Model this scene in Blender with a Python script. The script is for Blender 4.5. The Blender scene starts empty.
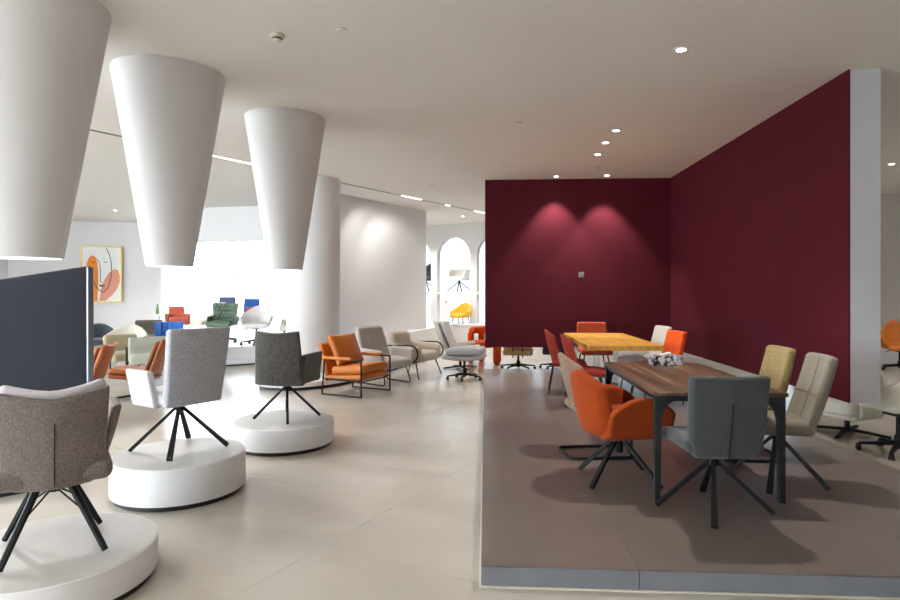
import bpy, bmesh, math, random
import numpy as np
from mathutils import Vector, Matrix
random.seed(7)
S = bpy.context.scene
C = S.collection
PI = math.pi
rad = math.radians

# ------------------------------------------------------------------ camera, world, big light, exposure
cam = bpy.data.cameras.new('camera'); cam_o = bpy.data.objects.new('camera', cam); C.objects.link(cam_o)
cam.sensor_width = 36.0; cam.lens = 24.0; cam.shift_y = -0.01; cam.clip_end = 200
cam_o.location = (0, 0, 1.56); cam_o.rotation_euler = (PI/2, 0, math.atan(35/600))
S.camera = cam_o
w = bpy.data.worlds.new('sky'); S.world = w; w.use_nodes = True
bg = w.node_tree.nodes['Background']; bg.inputs[0].default_value = (0.82, 0.92, 1.0, 1); bg.inputs[1].default_value = 6.6
S.view_settings.view_transform = 'Standard'; S.view_settings.look = 'None'
S.view_settings.gamma = 1; S.view_settings.use_curve_mapping = False
S.view_settings.exposure = 1.2
H = 3.6          # ceiling
PZ = 0.11        # dining platform

# ------------------------------------------------------------------ materials
def lin(c):
    return tuple(((v/255)/12.92 if v/255 <= .04045 else ((v/255+.055)/1.055)**2.4) for v in c) + (1,)
def nt(name):
    m = bpy.data.materials.new(name); m.use_nodes = True
    n = m.node_tree; b = n.nodes['Principled BSDF']
    return m, n, b
def mat(name, col, rough=.5, metal=0, noise=0, scale=20, bump=0, bscale=None, spec=.5, sheen=0, col2=None, stretch=None, coat=0):
    m, n, b = nt(name)
    c = lin(col); b.inputs['Base Color'].default_value = c
    b.inputs['Roughness'].default_value = rough; b.inputs['Metallic'].default_value = metal
    b.inputs['Specular IOR Level'].default_value = spec
    if sheen: b.inputs['Sheen Weight'].default_value = sheen
    if coat: b.inputs['Coat Weight'].default_value = coat; b.inputs['Coat Roughness'].default_value = .15
    tc = n.nodes.new('ShaderNodeTexCoord'); src = tc.outputs['Object']
    if stretch:
        mp = n.nodes.new('ShaderNodeMapping'); mp.inputs['Scale'].default_value = stretch
        n.links.new(src, mp.inputs[0]); src = mp.outputs[0]
    if noise or col2:
        t = n.nodes.new('ShaderNodeTexNoise'); t.inputs['Scale'].default_value = scale; t.inputs['Detail'].default_value = 5
        n.links.new(src, t.inputs['Vector'])
        r = n.nodes.new('ShaderNodeValToRGB'); n.links.new(t.outputs['Fac'], r.inputs[0])
        r.color_ramp.elements[0].position = .3; r.color_ramp.elements[1].position = .7
        if col2: lo, hi = c, lin(col2)
        else:
            lo = tuple(x*(1-noise) for x in c[:3])+(1,); hi = tuple(min(1, x*(1+noise)) for x in c[:3])+(1,)
        r.color_ramp.elements[0].color = lo; r.color_ramp.elements[1].color = hi
        n.links.new(r.outputs[0], b.inputs['Base Color'])
    if bump:
        t2 = n.nodes.new('ShaderNodeTexNoise'); t2.inputs['Scale'].default_value = bscale or scale; t2.inputs['Detail'].default_value = 3
        n.links.new(src, t2.inputs['Vector'])
        bp = n.nodes.new('ShaderNodeBump'); bp.inputs['Strength'].default_value = bump; bp.inputs['Distance'].default_value = .004
        n.links.new(t2.outputs['Fac'], bp.inputs['Height']); n.links.new(bp.outputs[0], b.inputs['Normal'])
    return m
def fabric(name, col, noise=.18, scale=160, bump=.5): return mat(name, col, .95, 0, noise, scale, bump, 260, .2, .25)
def leather(name, col, rough=.42): return mat(name, col, rough, 0, .10, 9, .15, 180, .5)
def emit(name, col, s):
    m = bpy.data.materials.new(name); m.use_nodes = True; n = m.node_tree; n.nodes.clear()
    e = n.nodes.new('ShaderNodeEmission'); e.inputs[0].default_value = col; e.inputs[1].default_value = s
    o = n.nodes.new('ShaderNodeOutputMaterial'); n.links.new(e.outputs[0], o.inputs[0]); return m
def glassy(name, tint=(1, 1, 1, 1), fac=.06):
    m = bpy.data.materials.new(name); m.use_nodes = True; n = m.node_tree; n.nodes.clear()
    t = n.nodes.new('ShaderNodeBsdfTransparent'); t.inputs[0].default_value = tint
    g = n.nodes.new('ShaderNodeBsdfGlossy'); g.inputs['Roughness'].default_value = .02
    mx = n.nodes.new('ShaderNodeMixShader'); mx.inputs[0].default_value = fac
    o = n.nodes.new('ShaderNodeOutputMaterial')
    n.links.new(t.outputs[0], mx.inputs[1]); n.links.new(g.outputs[0], mx.inputs[2]); n.links.new(mx.outputs[0], o.inputs[0]); return m
def walnut():
    m, n, b = nt('walnut_veneer'); b.inputs['Roughness'].default_value = .38
    tc = n.nodes.new('ShaderNodeTexCoord'); mp = n.nodes.new('ShaderNodeMapping'); mp.inputs['Scale'].default_value = (14, .55, 1)
    t = n.nodes.new('ShaderNodeTexNoise'); t.inputs['Scale'].default_value = 1; t.inputs['Detail'].default_value = 7; t.inputs['Roughness'].default_value = .65
    r = n.nodes.new('ShaderNodeValToRGB'); e = r.color_ramp.elements
    e[0].position = .3; e[0].color = lin((62, 45, 36)); e[1].position = .72; e[1].color = lin((152, 118, 88))
    x = e.new(.5); x.color = lin((98, 73, 56))
    n.links.new(tc.outputs['Object'], mp.inputs[0]); n.links.new(mp.outputs[0], t.inputs['Vector']); n.links.new(t.outputs['Fac'], r.inputs[0]); n.links.new(r.outputs[0], b.inputs['Base Color'])
    return m
M = dict(
    white=mat('white_paint', (232, 230, 228), .7, 0, .015, 3),
    endgrey=mat('greyed_white_paint', (200, 198, 203), .75, 0, .012, 3),  # white wall end toned grey; weaker light is put into its colour
    ceil=mat('ceiling_paint', (236, 231, 225), .85, 0, .01, 2),
    wall=mat('wall_paint', (228, 227, 228), .75, 0, .01, 2),
    plinth=mat('plinth_lacquer', (232, 232, 234), .45, 0, .012, 4),
    plinth_top=mat('plinth_board', (190, 188, 186), .5, 0, .03, 8),
    cone=mat('cone_plaster', (226, 224, 224), .7, 0, .012, 3),
    toe=mat('black_toe_kick', (18, 19, 22), .3),
    burg=mat('burgundy_paint', (78, 9, 27), .8, 0, .06, 3, .12, 120, .25),
    tile=mat('cream_floor_tile', (192, 186, 176), .2, 0, .035, 2.2, .03, 30, .5),
    grout=mat('tile_grout', (182, 175, 165), .8),
    ptile=mat('taupe_floor_tile', (113, 103, 99), .3, 0, .07, 3.5, .05, 60, .5),
    pgrout=mat('dark_grout', (104, 95, 91), .8),
    riser=mat('grey_stone_riser', (120, 122, 130), .45, 0, .08, 6),
    lime=mat('edge_sealant', (214, 208, 190), .7),
    black=mat('black_metal', (20, 21, 24), .6, 0, .1, 30, 0, None, .3),
    blackp=mat('black_plastic', (18, 18, 20), .5),
    tmetal=mat('table_leg_metal', (40, 44, 50), .45, .3, .08, 12),
    chrome=mat('chrome', (200, 202, 206), .15, 1),
    grey_metal=mat('brushed_metal', (150, 156, 164), .35, .8),
    brown_f=fabric('brown_tweed', (124, 114, 109), .34, 110),
    lilac_f=fabric('grey_lilac_fabric', (214, 209, 216), .08),
    pink_f=fabric('rose_beige_fabric', (178, 156, 146), .12),
    wool_f=fabric('light_grey_wool', (180, 181, 187), .26, 95),
    wool_l=fabric('oatmeal_wool', (204, 202, 202), .10, 200),
    suede=mat('dark_taupe_suede', (82, 78, 74), .9, 0, .28, 28, .4, 150, .2, .3),
    orange_v=mat('orange_velvet', (154, 60, 9), .85, 0, .10, 14, .3, 160, .2, .06),
    orange_b=mat('bright_orange_fabric', (216, 80, 18), .85, 0, .08, 14, .3, 160, .2, .06),
    rust_v=mat('rust_red_fabric', (136, 42, 30), .88, 0, .10, 18, .3, 160, .2, .06),
    coral_v=mat('coral_fabric', (168, 72, 40), .88, 0, .10, 18, .3, 160, .2, .06),
    taupe_l=leather('taupe_leather', (140, 116, 96), .6),
    grey_f=fabric('slate_grey_fabric', (68, 70, 71), .30, 100),
    beige_f=fabric('warm_beige_fabric', (128, 119, 105), .22, 100),
    mustard_f=fabric('mustard_fabric', (146, 124, 78), .38, 70),
    offwhite_f=fabric('off_white_fabric', (190, 184, 175), .06),
    tan_l=leather('orange_tan_leather', (208, 118, 34)),
    cognac=leather('cognac_leather', (176, 98, 48), .4),
    cognac_d=leather('dark_cognac_leather', (92, 44, 22), .5),
    dove=fabric('dove_grey_fabric', (192, 184, 177), .08),
    sand=fabric('sand_fabric', (214, 201, 184), .08),
    pale_l=leather('pale_grey_leather', (236, 234, 230), .5),
    ott=fabric('ottoman_grey_fabric', (172, 172, 174), .10),
    cream_f=fabric('cream_fabric', (222, 216, 202), .06),
    char_f=fabric('charcoal_fabric', (70, 74, 84), .12),
    olive=fabric('olive_beige_fabric', (172, 158, 126), .12),
    sage=fabric('sage_grey_fabric', (176, 178, 164), .08),
    dkolive=fabric('dark_olive_fabric', (88, 84, 74), .12),
    blue=fabric('bright_blue_fabric', (70, 126, 204), .10),
    red=fabric('brick_red_fabric', (190, 92, 76), .10),
    green_l=leather('green_leather', (92, 112, 92), .5),
    white_l=leather('white_leather', (236, 232, 228), .45),
    yellow=fabric('yellow_fabric', (226, 180, 52), .10),
    slate=mat('slate_panel_fabric', (30, 31, 38), .9, 0, .06, 60, .2, 200, .15),
    navy=fabric('navy_fabric', (90, 104, 136), .1),
    wood=mat('oak_wood', (190, 150, 100), .5, 0, 0, 3, 0, None, .4, 0, (214, 176, 122), (2, 14, 2)),
    honey=mat('honey_wood', (190, 132, 54), .33, 0, 0, 2.2, 0, None, .5, 0, (222, 168, 78), (7, .9, 2)),
    honey_e=mat('honey_wood_edge', (150, 96, 40), .5, 0, .2, 12),
    walnut=walnut(),
    glass=glassy('window_glass'),
    dimmed_glass=glassy('dimming_arch_glass', (.38, .395, .405, 1), .05),  # grey tint added to dim the sky behind the arches
    acrylic=glassy('clear_acrylic', (.90, .92, .93, 1), .16),
    lamp=emit('lamp_glow', (1, .95, .88, 1), 14.0),
    slotlamp=emit('linear_lamp_glow', (1, .98, .95, 1), 3.0),
    soft_glow=emit('cone_glow', (1, .99, .97, 1), 1.2),
    gold=mat('brass_frame', (200, 172, 96), .4, .6),
    canvas=mat('canvas_white', (240, 240, 238), .8),
    art_orange=mat('art_orange', (232, 138, 50), .8),
    art_pink=mat('art_pink', (232, 160, 136), .8),
    art_line=mat('art_ink', (60, 58, 62), .8),
    plastic=mat('ivory_plastic', (214, 208, 192), .5),
    switch=mat('grey_switch_plastic', (128, 122, 116), .5),
    letter=mat('pale_lettering', (236, 236, 244), .6),
    leaf=mat('leaf_green', (96, 150, 80), .6),
    green_post=mat('dark_green_metal', (60, 76, 54), .5),
)
def tissue():
    m, n, b = nt('black_white_print'); b.inputs['Roughness'].default_value = .5
    tc = n.nodes.new('ShaderNodeTexCoord'); t = n.nodes.new('ShaderNodeTexNoise'); t.inputs['Scale'].default_value = 26; t.inputs['Detail'].default_value = 3
    r = n.nodes.new('ShaderNodeValToRGB'); e = r.color_ramp.elements
    e[0].position = .40; e[0].color = lin((26, 26, 30)); e[1].position = .56; e[1].color = lin((196, 196, 204)); x = e.new(.47); x.color = lin((120, 120, 124))
    n.links.new(tc.outputs['Object'], t.inputs['Vector']); n.links.new(t.outputs['Fac'], r.inputs[0]); n.links.new(r.outputs[0], b.inputs['Base Color']); return m
M['print'] = tissue()

# ------------------------------------------------------------------ mesh helpers
def mk(name, verts, faces, m, parent=None, smooth=True, loc=None, rot=None):
    me = bpy.data.meshes.new(name); me.from_pydata([tuple(map(float, v)) for v in verts], [], faces)
    me.update()
    bm = bmesh.new(); bm.from_mesh(me); bmesh.ops.recalc_face_normals(bm, faces=bm.faces); bm.to_mesh(me); bm.free()
    me.materials.append(M[m] if isinstance(m, str) else m)
    if smooth:
        me.polygons.foreach_set('use_smooth', [True]*len(me.polygons))
    o = bpy.data.objects.new(name, me); C.objects.link(o)
    if smooth == 'auto':
        md = None
        bm = bmesh.new(); bm.from_mesh(me)
        for e in bm.edges:
            if len(e.link_faces) == 2 and e.calc_face_angle(0) > rad(35): e.smooth = False
        bm.to_mesh(me); bm.free()
    if parent: o.parent = parent
    if loc: o.location = loc
    if rot: o.rotation_euler = rot
    return o
def box_vf(c, s):
    x, y, z = c; a, b, d = s[0]/2, s[1]/2, s[2]/2
    v = [(x+i*a, y+j*b, z+k*d) for i in (-1, 1) for j in (-1, 1) for k in (-1, 1)]
    f = [(0, 1, 3, 2), (4, 6, 7, 5), (0, 4, 5, 1), (2, 3, 7, 6), (0, 2, 6, 4), (1, 5, 7, 3)]
    return v, f
def box(name, c, s, m, parent=None, rot=None, loc=None):
    v, f = box_vf(c, s); return mk(name, v, f, m, parent, False, loc, rot)
def soft(name, size, r, m, parent=None, f=None, n=7, c=(0, 0, 0)):
    """rounded box, deformed by f(array)->array"""
    h = [x/2 for x in size]; r = min(r, min(h)*.999)
    ax = []
    for k in range(3):
        a = h[k]; inner = a-r
        l = [-a, -a+r*.35, -a+r*.7]
        cnt = max(1, int(round(n*size[k]/max(size))))
        l += list(np.linspace(-inner, inner, cnt+1)) if inner > 1e-5 else [0.0]
        l += [a-r*.7, a-r*.35, a]
        ax.append(l)
    verts, idx, faces = [], {}, []
    def vi(p):
        k = tuple(round(q, 6) for q in p)
        if k not in idx: idx[k] = len(verts); verts.append(p)
        return idx[k]
    for d in range(3):
        u, v = [(1, 2), (2, 0), (0, 1)][d]
        for sg in (-1, 1):
            for i in range(len(ax[u])-1):
                for j in range(len(ax[v])-1):
                    q = []
                    for (a, b) in ((i, j), (i+1, j), (i+1, j+1), (i, j+1)):
                        p = [0, 0, 0]; p[d] = sg*h[d]; p[u] = ax[u][a]; p[v] = ax[v][b]; q.append(vi(tuple(p)))
                    faces.append(q if sg > 0 else q[::-1])
    P = np.array(verts); hh = np.array(h)
    inn = np.clip(P, -(hh-r), hh-r); dd = P-inn; L = np.linalg.norm(dd, axis=1, keepdims=True); L[L == 0] = 1
    P = inn+dd/L*r
    P = P+np.array(c)
    if f: P = f(P)
    return mk(name, P, faces, m, parent)
def tube(name, pts, r, m, parent=None, n=8, closed=False, flat=None):
    pts = [Vector(p) for p in pts]; N = len(pts); verts, faces = [], []
    rs = r if isinstance(r, (list, tuple)) else [r]*N
    prev = None
    for i, p in enumerate(pts):
        a = pts[i-1] if (i > 0 or closed) else p; b = pts[(i+1) % N] if (i < N-1 or closed) else p
        t = (b-a).normalized()
        if prev is None:
            up = Vector((0, 0, 1)) if abs(t.z) < .9 else Vector((0, 1, 0))
            x = t.cross(up).normalized()
        else:
            x = (prev-t*prev.dot(t)).normalized()
        prev = x; y = t.cross(x)
        k = 1
        if 0 < i < N-1 or closed:
            d1 = (p-a).normalized(); d2 = (b-p).normalized(); k = 1/max(.5, math.cos(d1.angle(d2, 0)/2))
        for j in range(n):
            q = 2*PI*j/n+PI/n
            verts.append(p+(x*math.cos(q)+y*math.sin(q))*rs[i]*k)
    for i in range(N-1 if not closed else N):
        for j in range(n):
            i2 = (i+1) % N
            faces.append((i*n+j, i*n+(j+1) % n, i2*n+(j+1) % n, i2*n+j))
    if not closed:
        faces.append(tuple(range(n))[::-1]); faces.append(tuple((N-1)*n+j for j in range(n)))
    return mk(name, verts, faces, m, parent, 'auto' if n > 4 else False)
def fillet(pts, r, n=4, closed=False):
    pts = [Vector(p) for p in pts]; out = []; N = len(pts)
    for i, p in enumerate(pts):
        if not closed and i in (0, N-1): out.append(p); continue
        a, b = pts[i-1], pts[(i+1) % N]
        d1, d2 = (a-p), (b-p); k = min(r, d1.length*.49, d2.length*.49)
        s, e = p+d1.normalized()*k, p+d2.normalized()*k
        for j in range(n+1):
            t = j/n; out.append(s*(1-t)**2+p*2*t*(1-t)+e*t*t)
    return out
def bar(name, p0, p1, w0, w1, m, parent=None, d0=None, d1=None):
    """tapered square bar"""
    p0, p1 = Vector(p0), Vector(p1); t = (p1-p0).normalized()
    up = Vector((0, 0, 1)) if abs(t.z) < .98 else Vector((0, 1, 0))
    x = t.cross(up).normalized(); y = x.cross(t)
    d0 = d0 or w0; d1 = d1 or w1; v = []
    for p, a, b in ((p0, w0, d0), (p1, w1, d1)):
        v += [p+x*a/2*i+y*b/2*j for i, j in ((-1, -1), (1, -1), (1, 1), (-1, 1))]
    f = [(0, 1, 2, 3), (7, 6, 5, 4), (0, 4, 5, 1), (1, 5, 6, 2), (2, 6, 7, 3), (3, 7, 4, 0)]
    return mk(name, v, f, m, parent, False)
def lathe(name, prof, m, parent=None, n=32, loc=None, caps=True):
    v, f = [], []; k = len(prof)
    for i in range(n):
        a = 2*PI*i/n
        v += [(r*math.cos(a), r*math.sin(a), z) for r, z in prof]
    for i in range(n):
        for j in range(k-1):
            a, b = i*k+j, ((i+1) % n)*k+j
            f.append((a, b, b+1, a+1))
    if caps: f.append(tuple(i*k for i in range(n))[::-1]); f.append(tuple(i*k+k-1 for i in range(n)))
    return mk(name, v, f, m, parent, 'auto', loc)
def prism(name, poly, z0, z1, m, parent=None, smooth=False):
    n = len(poly); v = [(x, y, z0) for x, y in poly]+[(x, y, z1) for x, y in poly]
    f = [tuple(range(n))[::-1], tuple(range(n, 2*n))]+[(i, (i+1) % n, n+(i+1) % n, n+i) for i in range(n)]
    return mk(name, v, f, m, parent, smooth)
def thing(name, label, cat, loc=(0, 0, 0), rot=0, group=None):
    o = bpy.data.objects.new(name, None); C.objects.link(o); o.empty_display_size = .1
    o.location = loc; o.rotation_euler = (0, 0, rot); tag(o, label, cat, group); return o
def tag(o, label, cat, group=None):
    o['label'] = label; o['category'] = cat
    if group: o['group'] = group
    return o
def struct(o, label=None):
    o['kind'] = 'structure'
    if label: o['label'] = label
    return o
def face(dx, dy): return math.atan2(dy, dx)-PI/2      # local +Y looks along (dx, dy)

# ------------------------------------------------------------------ the shell of the place
U = Vector((.47, .883, 0)); V = Vector((.883, -.47, 0))
floor = struct(box('floor', (0, 8, -.0762), (44, 44, .15), 'grout'), 'cream large format stone tile floor of the showroom')
# floor tiles, laid on the building's own rotated grid
ta = math.atan2(2.66, 1.28)-PI/2
ct, st = math.cos(ta), math.sin(ta)
TW, TL, GAP = 1.5, .75, .0025
def rbox_tile(w, d, h=.01):
    v, f = box_vf((0, 0, -h/2), (w, d, h)); me = bpy.data.meshes.new('tile'); me.from_pydata(v, [], f); return me
tile_me = rbox_tile(TW-GAP, TL-GAP); tile_me.materials.append(M['tile'])
org = Vector((-.32, 5.0, 0)); cnt = 0
cand = []
for i in range(-16, 16):
    for j in range(-18, 26):
        lx, ly = (i+.5)*TW, (j+.5)*TL
        x = org.x+lx*ct-ly*st; y = org.y+lx*st+ly*ct
        D = y-.058*x
        if not (-9.5 < x < 9.5 and 1.6 < y < 19.5): continue
        if x/max(D, .1) < -1.0 or x/max(D, .1) > .85: continue
        if .7 < x < 2.6 and 4 < y < 10: continue
        cand.append((D, x, y))
cand.sort()
for D, x, y in cand[:296]:
    o = bpy.data.objects.new('tile', tile_me); C.objects.link(o); o.parent = floor; o.location = (x, y, 0.0); o.rotation_euler = (0, 0, ta)
rest = cand[296:]
if rest:
    v, f = [], []
    for D, x, y in rest:
        b = len(v)
        for sx, sy in ((-1, -1), (1, -1), (1, 1), (-1, 1)):
            lx, ly = sx*(TW-GAP)/2, sy*(TL-GAP)/2; v.append((x+lx*ct-ly*st, y+lx*st+ly*ct, -.0005))
        f.append((b, b+1, b+2, b+3))
    o = mk('tile_field', v, f, 'tile', floor, False); o['kind'] = 'stuff'
# plain tiling outside the laid field
ceiling = struct(box('ceiling', (-1, 8, H+.1), (27, 27, .2), 'ceil'), 'plain off-white plaster ceiling')

# dining platform
plat = thing('dining_platform', 'low taupe tiled platform with grey stone edge under the dining tables', 'platform', (0, 0, 0))
box('core', (1.66, 7.2, .0545), (3.34, 8.0, .107), 'pgrout', plat)
for k, (a, b) in enumerate(((-.02, .80), (.80, 2.45), (2.45, 3.34))):
    box('riser', ((a+b)/2, 3.185, .053), (b-a-.004, .03, .106), 'riser', plat)
box('side_riser', (-.0155, 7.2, .053), (.009, 8.0, .106), 'riser', plat)
box('side_riser', (3.34, 7.2, .053), (.02, 8.0, .106), 'riser', plat)
box('sealant_line', (1.66, 3.164, .003), (3.38, .012, .008), 'lime', plat)
box('sealant_line', (-.026, 7.2, .003), (.012, 8.05, .008), 'lime', plat)
xs = [-.02, .80, 1.62, 2.44, 3.26, 3.35]; ys = [3.17, 4.14, 5.74, 7.34, 8.94, 10.54, 11.2]
for i in range(len(xs)-1):
    for j in range(len(ys)-1):
        x0, x1, y0, y1 = xs[i], xs[i+1], ys[j], ys[j+1]
        box('tile', ((x0+x1)/2, (y0+y1)/2, PZ-.0009), (x1-x0-.0025, y1-y0-.0025, .0018), 'ptile', plat)

# hanging burgundy walls
WB = .53
bw = struct(box('wall_back', (1.75, 11.14, (WB+H)/2), (3.5, .18, H-WB), 'burg'), 'burgundy painted hanging wall behind the honey table')
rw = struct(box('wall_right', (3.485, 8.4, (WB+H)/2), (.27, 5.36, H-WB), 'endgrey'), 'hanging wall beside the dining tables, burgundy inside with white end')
box('burgundy_face', (3.346, 8.384, (WB+H)/2), (.012, 5.33, H-WB), 'burg', rw)
box('burgundy_face', (1.75, 11.046, (WB+H)/2), (3.2, .012, H-WB), 'burg', bw)
sw = thing('wall_switch', 'small square grey control plate on the burgundy back wall', 'switch', (1.75, 11.04, 1.855))
soft('plate', (.1, .014, .1), .005, 'switch', sw); soft('button', (.03, .01, .06), .003, 'grey_metal', sw, c=(-.02, -.01, 0)); soft('button', (.03, .01, .06), .003, 'grey_metal', sw, c=(.02, -.01, 0))

# far wall with arched windows, on the diagonal grid
FO = Vector((-.03, 17.77, 0)); FA = math.atan2(V.y, V.x)
def farpt(s, d=0): return FO+V*s+U*d
fw = bpy.data.objects.new('wall_far', None); C.objects.link(fw); fw.location = FO; fw.rotation_euler = (0, 0, FA); struct(fw, 'white far wall with tall arched windows')
PER = 1.40; ARC0 = -1.65; AW = 1.18
arches = [ARC0+PER*k for k in range(-3, 7)]
def vprism(name, poly, y0, y1, m, parent):
    n = len(poly); v = [(x, y0, z) for x, z in poly]+[(x, y1, z) for x, z in poly]
    f = [tuple(range(n)), tuple(range(n, 2*n))[::-1]]+[(i, (i+1) % n, n+(i+1) % n, n+i) for i in range(n)]
    return mk(name, v, f, m, parent, False)
spring, top = 2.61, H
for i, a in enumerate(arches):
    b = a+AW; nx = a+PER
    arc = [(a+AW/2-math.cos(t)*AW/2, spring+math.sin(t)*AW/2) for t in np.linspace(0, PI, 17)]
    vprism('arch_spandrel', [(a-.11, spring), (a-.11, top), (b+.11, top), (b+.11, spring)][0:3]+[(b+.11, spring)]+arc[::-1], 0, .18, 'wall', fw)
    box('pillar', (a-.11, .09, spring/2), (.22, .18, spring), 'wall', fw)
box('pillar', (arches[-1]+AW+.11, .09, spring/2), (.22, .18, spring), 'wall', fw)
box('panel', ((arches[-1]+AW+.22+14)/2, .225, H/2), (14-arches[-1]-AW-.22, .45, H), 'wall', fw)
box('panel', ((arches[0]-.22-9)/2, .225, H/2), (9+arches[0]-.22+.44, .45, H), 'wall', fw)
for i, a in enumerate(arches):
    wd = bpy.data.objects.new('window_%d' % (i+1), None); C.objects.link(wd); wd.location = farpt(a+AW/2); wd.rotation_euler = (0, 0, FA)
    struct(wd)
    box('sill', (0, .34, .26), (AW, .66, .52), 'wall', wd)
    box('shelf', (0, .34, 1.49), (AW, .66, .07), 'wall', wd)
    box('pane', (0, .68, H/2), (PER-.005, .012, H), 'dimmed_glass', wd)

# white ledge along the far wall and the diagonal partition
lp = [(-2.80, 11.4), (-2.28, 12.4), (-1.72, 13.95), (-1.30, 15.9)]
lp2 = [tuple((farpt(s, -.75)).xy) for s in (-.6, 1, 4, 7.5)]
lp3 = [tuple(farpt(s, -.02).xy) for s in (7.5, -3.9)]
led = thing('display_ledge', 'long white display ledge along the arched windows', 'ledge')
prism('body', lp+lp2+lp3+[(-3.45, 12.6), (-3.4, 11.6)], .0, .57, 'white', led)
prism('top', [(x, y-.02) for x, y in lp+lp2]+lp3+[(-3.45, 12.6), (-3.4, 11.5)], .57, .6, 'plinth', led)
dw = prism('wall_partition', [(-3.03, 12.45), (-1.50, 15.30), (-1.75, 15.44), (-3.28, 12.58)], .6, H, 'wall'); struct(dw, 'white wall-washed diagonal partition wall behind the armchairs')
# low curved plinth in front of it, with dark toe
def curve_pts(pts, n=8):
    out = []
    P = [pts[0]]+pts+[pts[-1]]
    for i in range(1, len(P)-2):
        for k in range(n):
            t = k/n; a, b, c, d = [np.array(q, float) for q in P[i-1:i+3]]
            out.append(tuple(.5*((2*b)+(-a+c)*t+(2*a-5*b+4*c-d)*t*t+(-a+3*b-3*c+d)*t**3)))
    out.append(tuple(pts[-1])); return out
cp = curve_pts([(-3.55, 9.3), (-3.25, 9.18), (-2.93, 9.21), (-2.38, 9.73), (-1.95, 11.0), (-1.45, 12.9), (-1.32, 13.35)])
low = thing('low_platform', 'low white curved platform around the round column', 'platform')
prism('toe_kick', [(x-.03, y+.05) for x, y in cp]+[(-1.75, 13.6), (-2.4, 12.4), (-3.8, 10.5)], 0, .05, 'toe', low)
prism('top', cp+[(-1.72, 13.5), (-2.35, 12.2), (-2.85, 11.35), (-3.6, 11.45), (-4.0, 10.4)], .05, .12, 'plinth', low)
col = lathe('round_column', [(.485, .12), (.485, H)], 'cone', n=48, loc=(-3.14, 10.84, 0)); tag(col, 'round white structural column behind the tan leather armchair', 'column')
# left bay
def quadwall(name, p0, p1, z0, z1, th, m, label=None, parent=None):
    p0, p1 = Vector(p0+(0,)), Vector(p1+(0,)); d = (p1-p0); L = d.length; a = math.atan2(d.y, d.x)
    o = box(name, (L/2, th/2, (z0+z1)/2), (L, th, z1-z0), m, parent, (0, 0, a), tuple(p0))
    if not parent: struct(o, label)
    return o
quadwall('wall_left', (-17, 15.55), (-9.7, 17.46), 0, H, .2, 'wall', 'white wall carrying the framed line art')
quadwall('wall_soffit', (-8.35, 14.62), (-3.7, 13.78), 2.78, H, .3, 'wall', 'white soffit above the bright shop window')
quadwall('wall_bay', (-3.7, 13.6), (-3.9, 20.5), 0, H, .15, 'wall', 'white side wall of the window bay')
quadwall('wall_bay_left', (-9.7, 17.46), (-11.0, 20.5), 0, H, .15, 'wall', 'white return wall of the window bay')
# shop window
wn = bpy.data.objects.new('window_20', None); C.objects.link(wn); struct(wn)
for k in range(4):
    x0 = -11.0+k*1.78; box('pane', (x0+.89, 20.2, 1.75), (1.74, .012, 3.3), 'glass', wn)
for k in range(5): box('mullion', (-11.0+k*1.78, 20.2, 1.8), (.04, .08, 3.6), 'white', wn)
box('sill', (-7.4, 20.2, .07), (7.2, .12, .14), 'white', wn)
# left and rear glazed facades (behind and beside the photographer)
wl = bpy.data.objects.new('window_21', None); C.objects.link(wl); struct(wl)
for k in range(6): box('mullion', (-13.9, -4.6+k*2.85, 1.8), (.12, .08, 3.6), 'white', wl)
for k in range(5): box('pane', (-13.9, -4.6+k*2.85+1.42, 1.8), (.012, 2.75, 3.56), 'glass', wl)
wr = bpy.data.objects.new('window_22', None); C.objects.link(wr); struct(wr)
for k in range(4): box('mullion', (-13.8+k*2.85, -4.7, 1.8), (.08, .12, 3.6), 'white', wr)
for k in range(3): box('pane', (-13.8+k*2.85+1.42, -4.7, 1.8), (2.75, .012, 3.56), 'glass', wr)
quadwall('wall_rear', (-5.2, -4.8), (12.0, -4.8), 0, H, .2, 'wall', 'white rear wall behind the photographer')
quadwall('wall_left_side', (-13.85, 16.4), (-13.85, 9.75), 0, H, .2, 'wall', 'white side wall left of the seating bay')
quadwall('wall_side', (12.0, -4.7), (12.0, 21), 0, H, .2, 'wall', 'white side wall beyond the dining area')
box('pavement', (0, 8, -.2), (120, 120, .08), mat('pavement_concrete', (226, 226, 224), .9))
struct(bpy.data.objects['pavement'], 'pale pavement outside the windows')

# window platform, two steps
wp0, wp1 = (-8.2, 10.2), (-4.2, 12.95)
plw = thing('window_platform', 'stepped white display platform in front of the bright shop window', 'platform')
sd = Vector((.813, .582, 0)); sn = Vector((-.582, .813, 0)); so = Vector((-5.29, 12.19, 0))
def sp(a, b): return tuple((so+sd*a+sn*b).xy)
prism('toe_kick', [sp(-1.2, .05), sp(1.45, .05), sp(1.45, .5), sp(-1.2, .5)], 0, .03, 'toe', plw)
prism('step', [sp(-1.25, 0), sp(1.5, 0), sp(1.5, .55), sp(-1.25, .55)], .03, .12, 'plinth', plw)
prism('upper_deck', [sp(-1.25, .22), (-6.5, 13.2), (-6.85, 14.6), (-9.1, 15.9), (-9.55, 17.3), (-10.6, 20.0), (-4.0, 20.0), (-3.95, 13.9), sp(1.5, .22)], .12, .37, 'plinth', plw)

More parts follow.
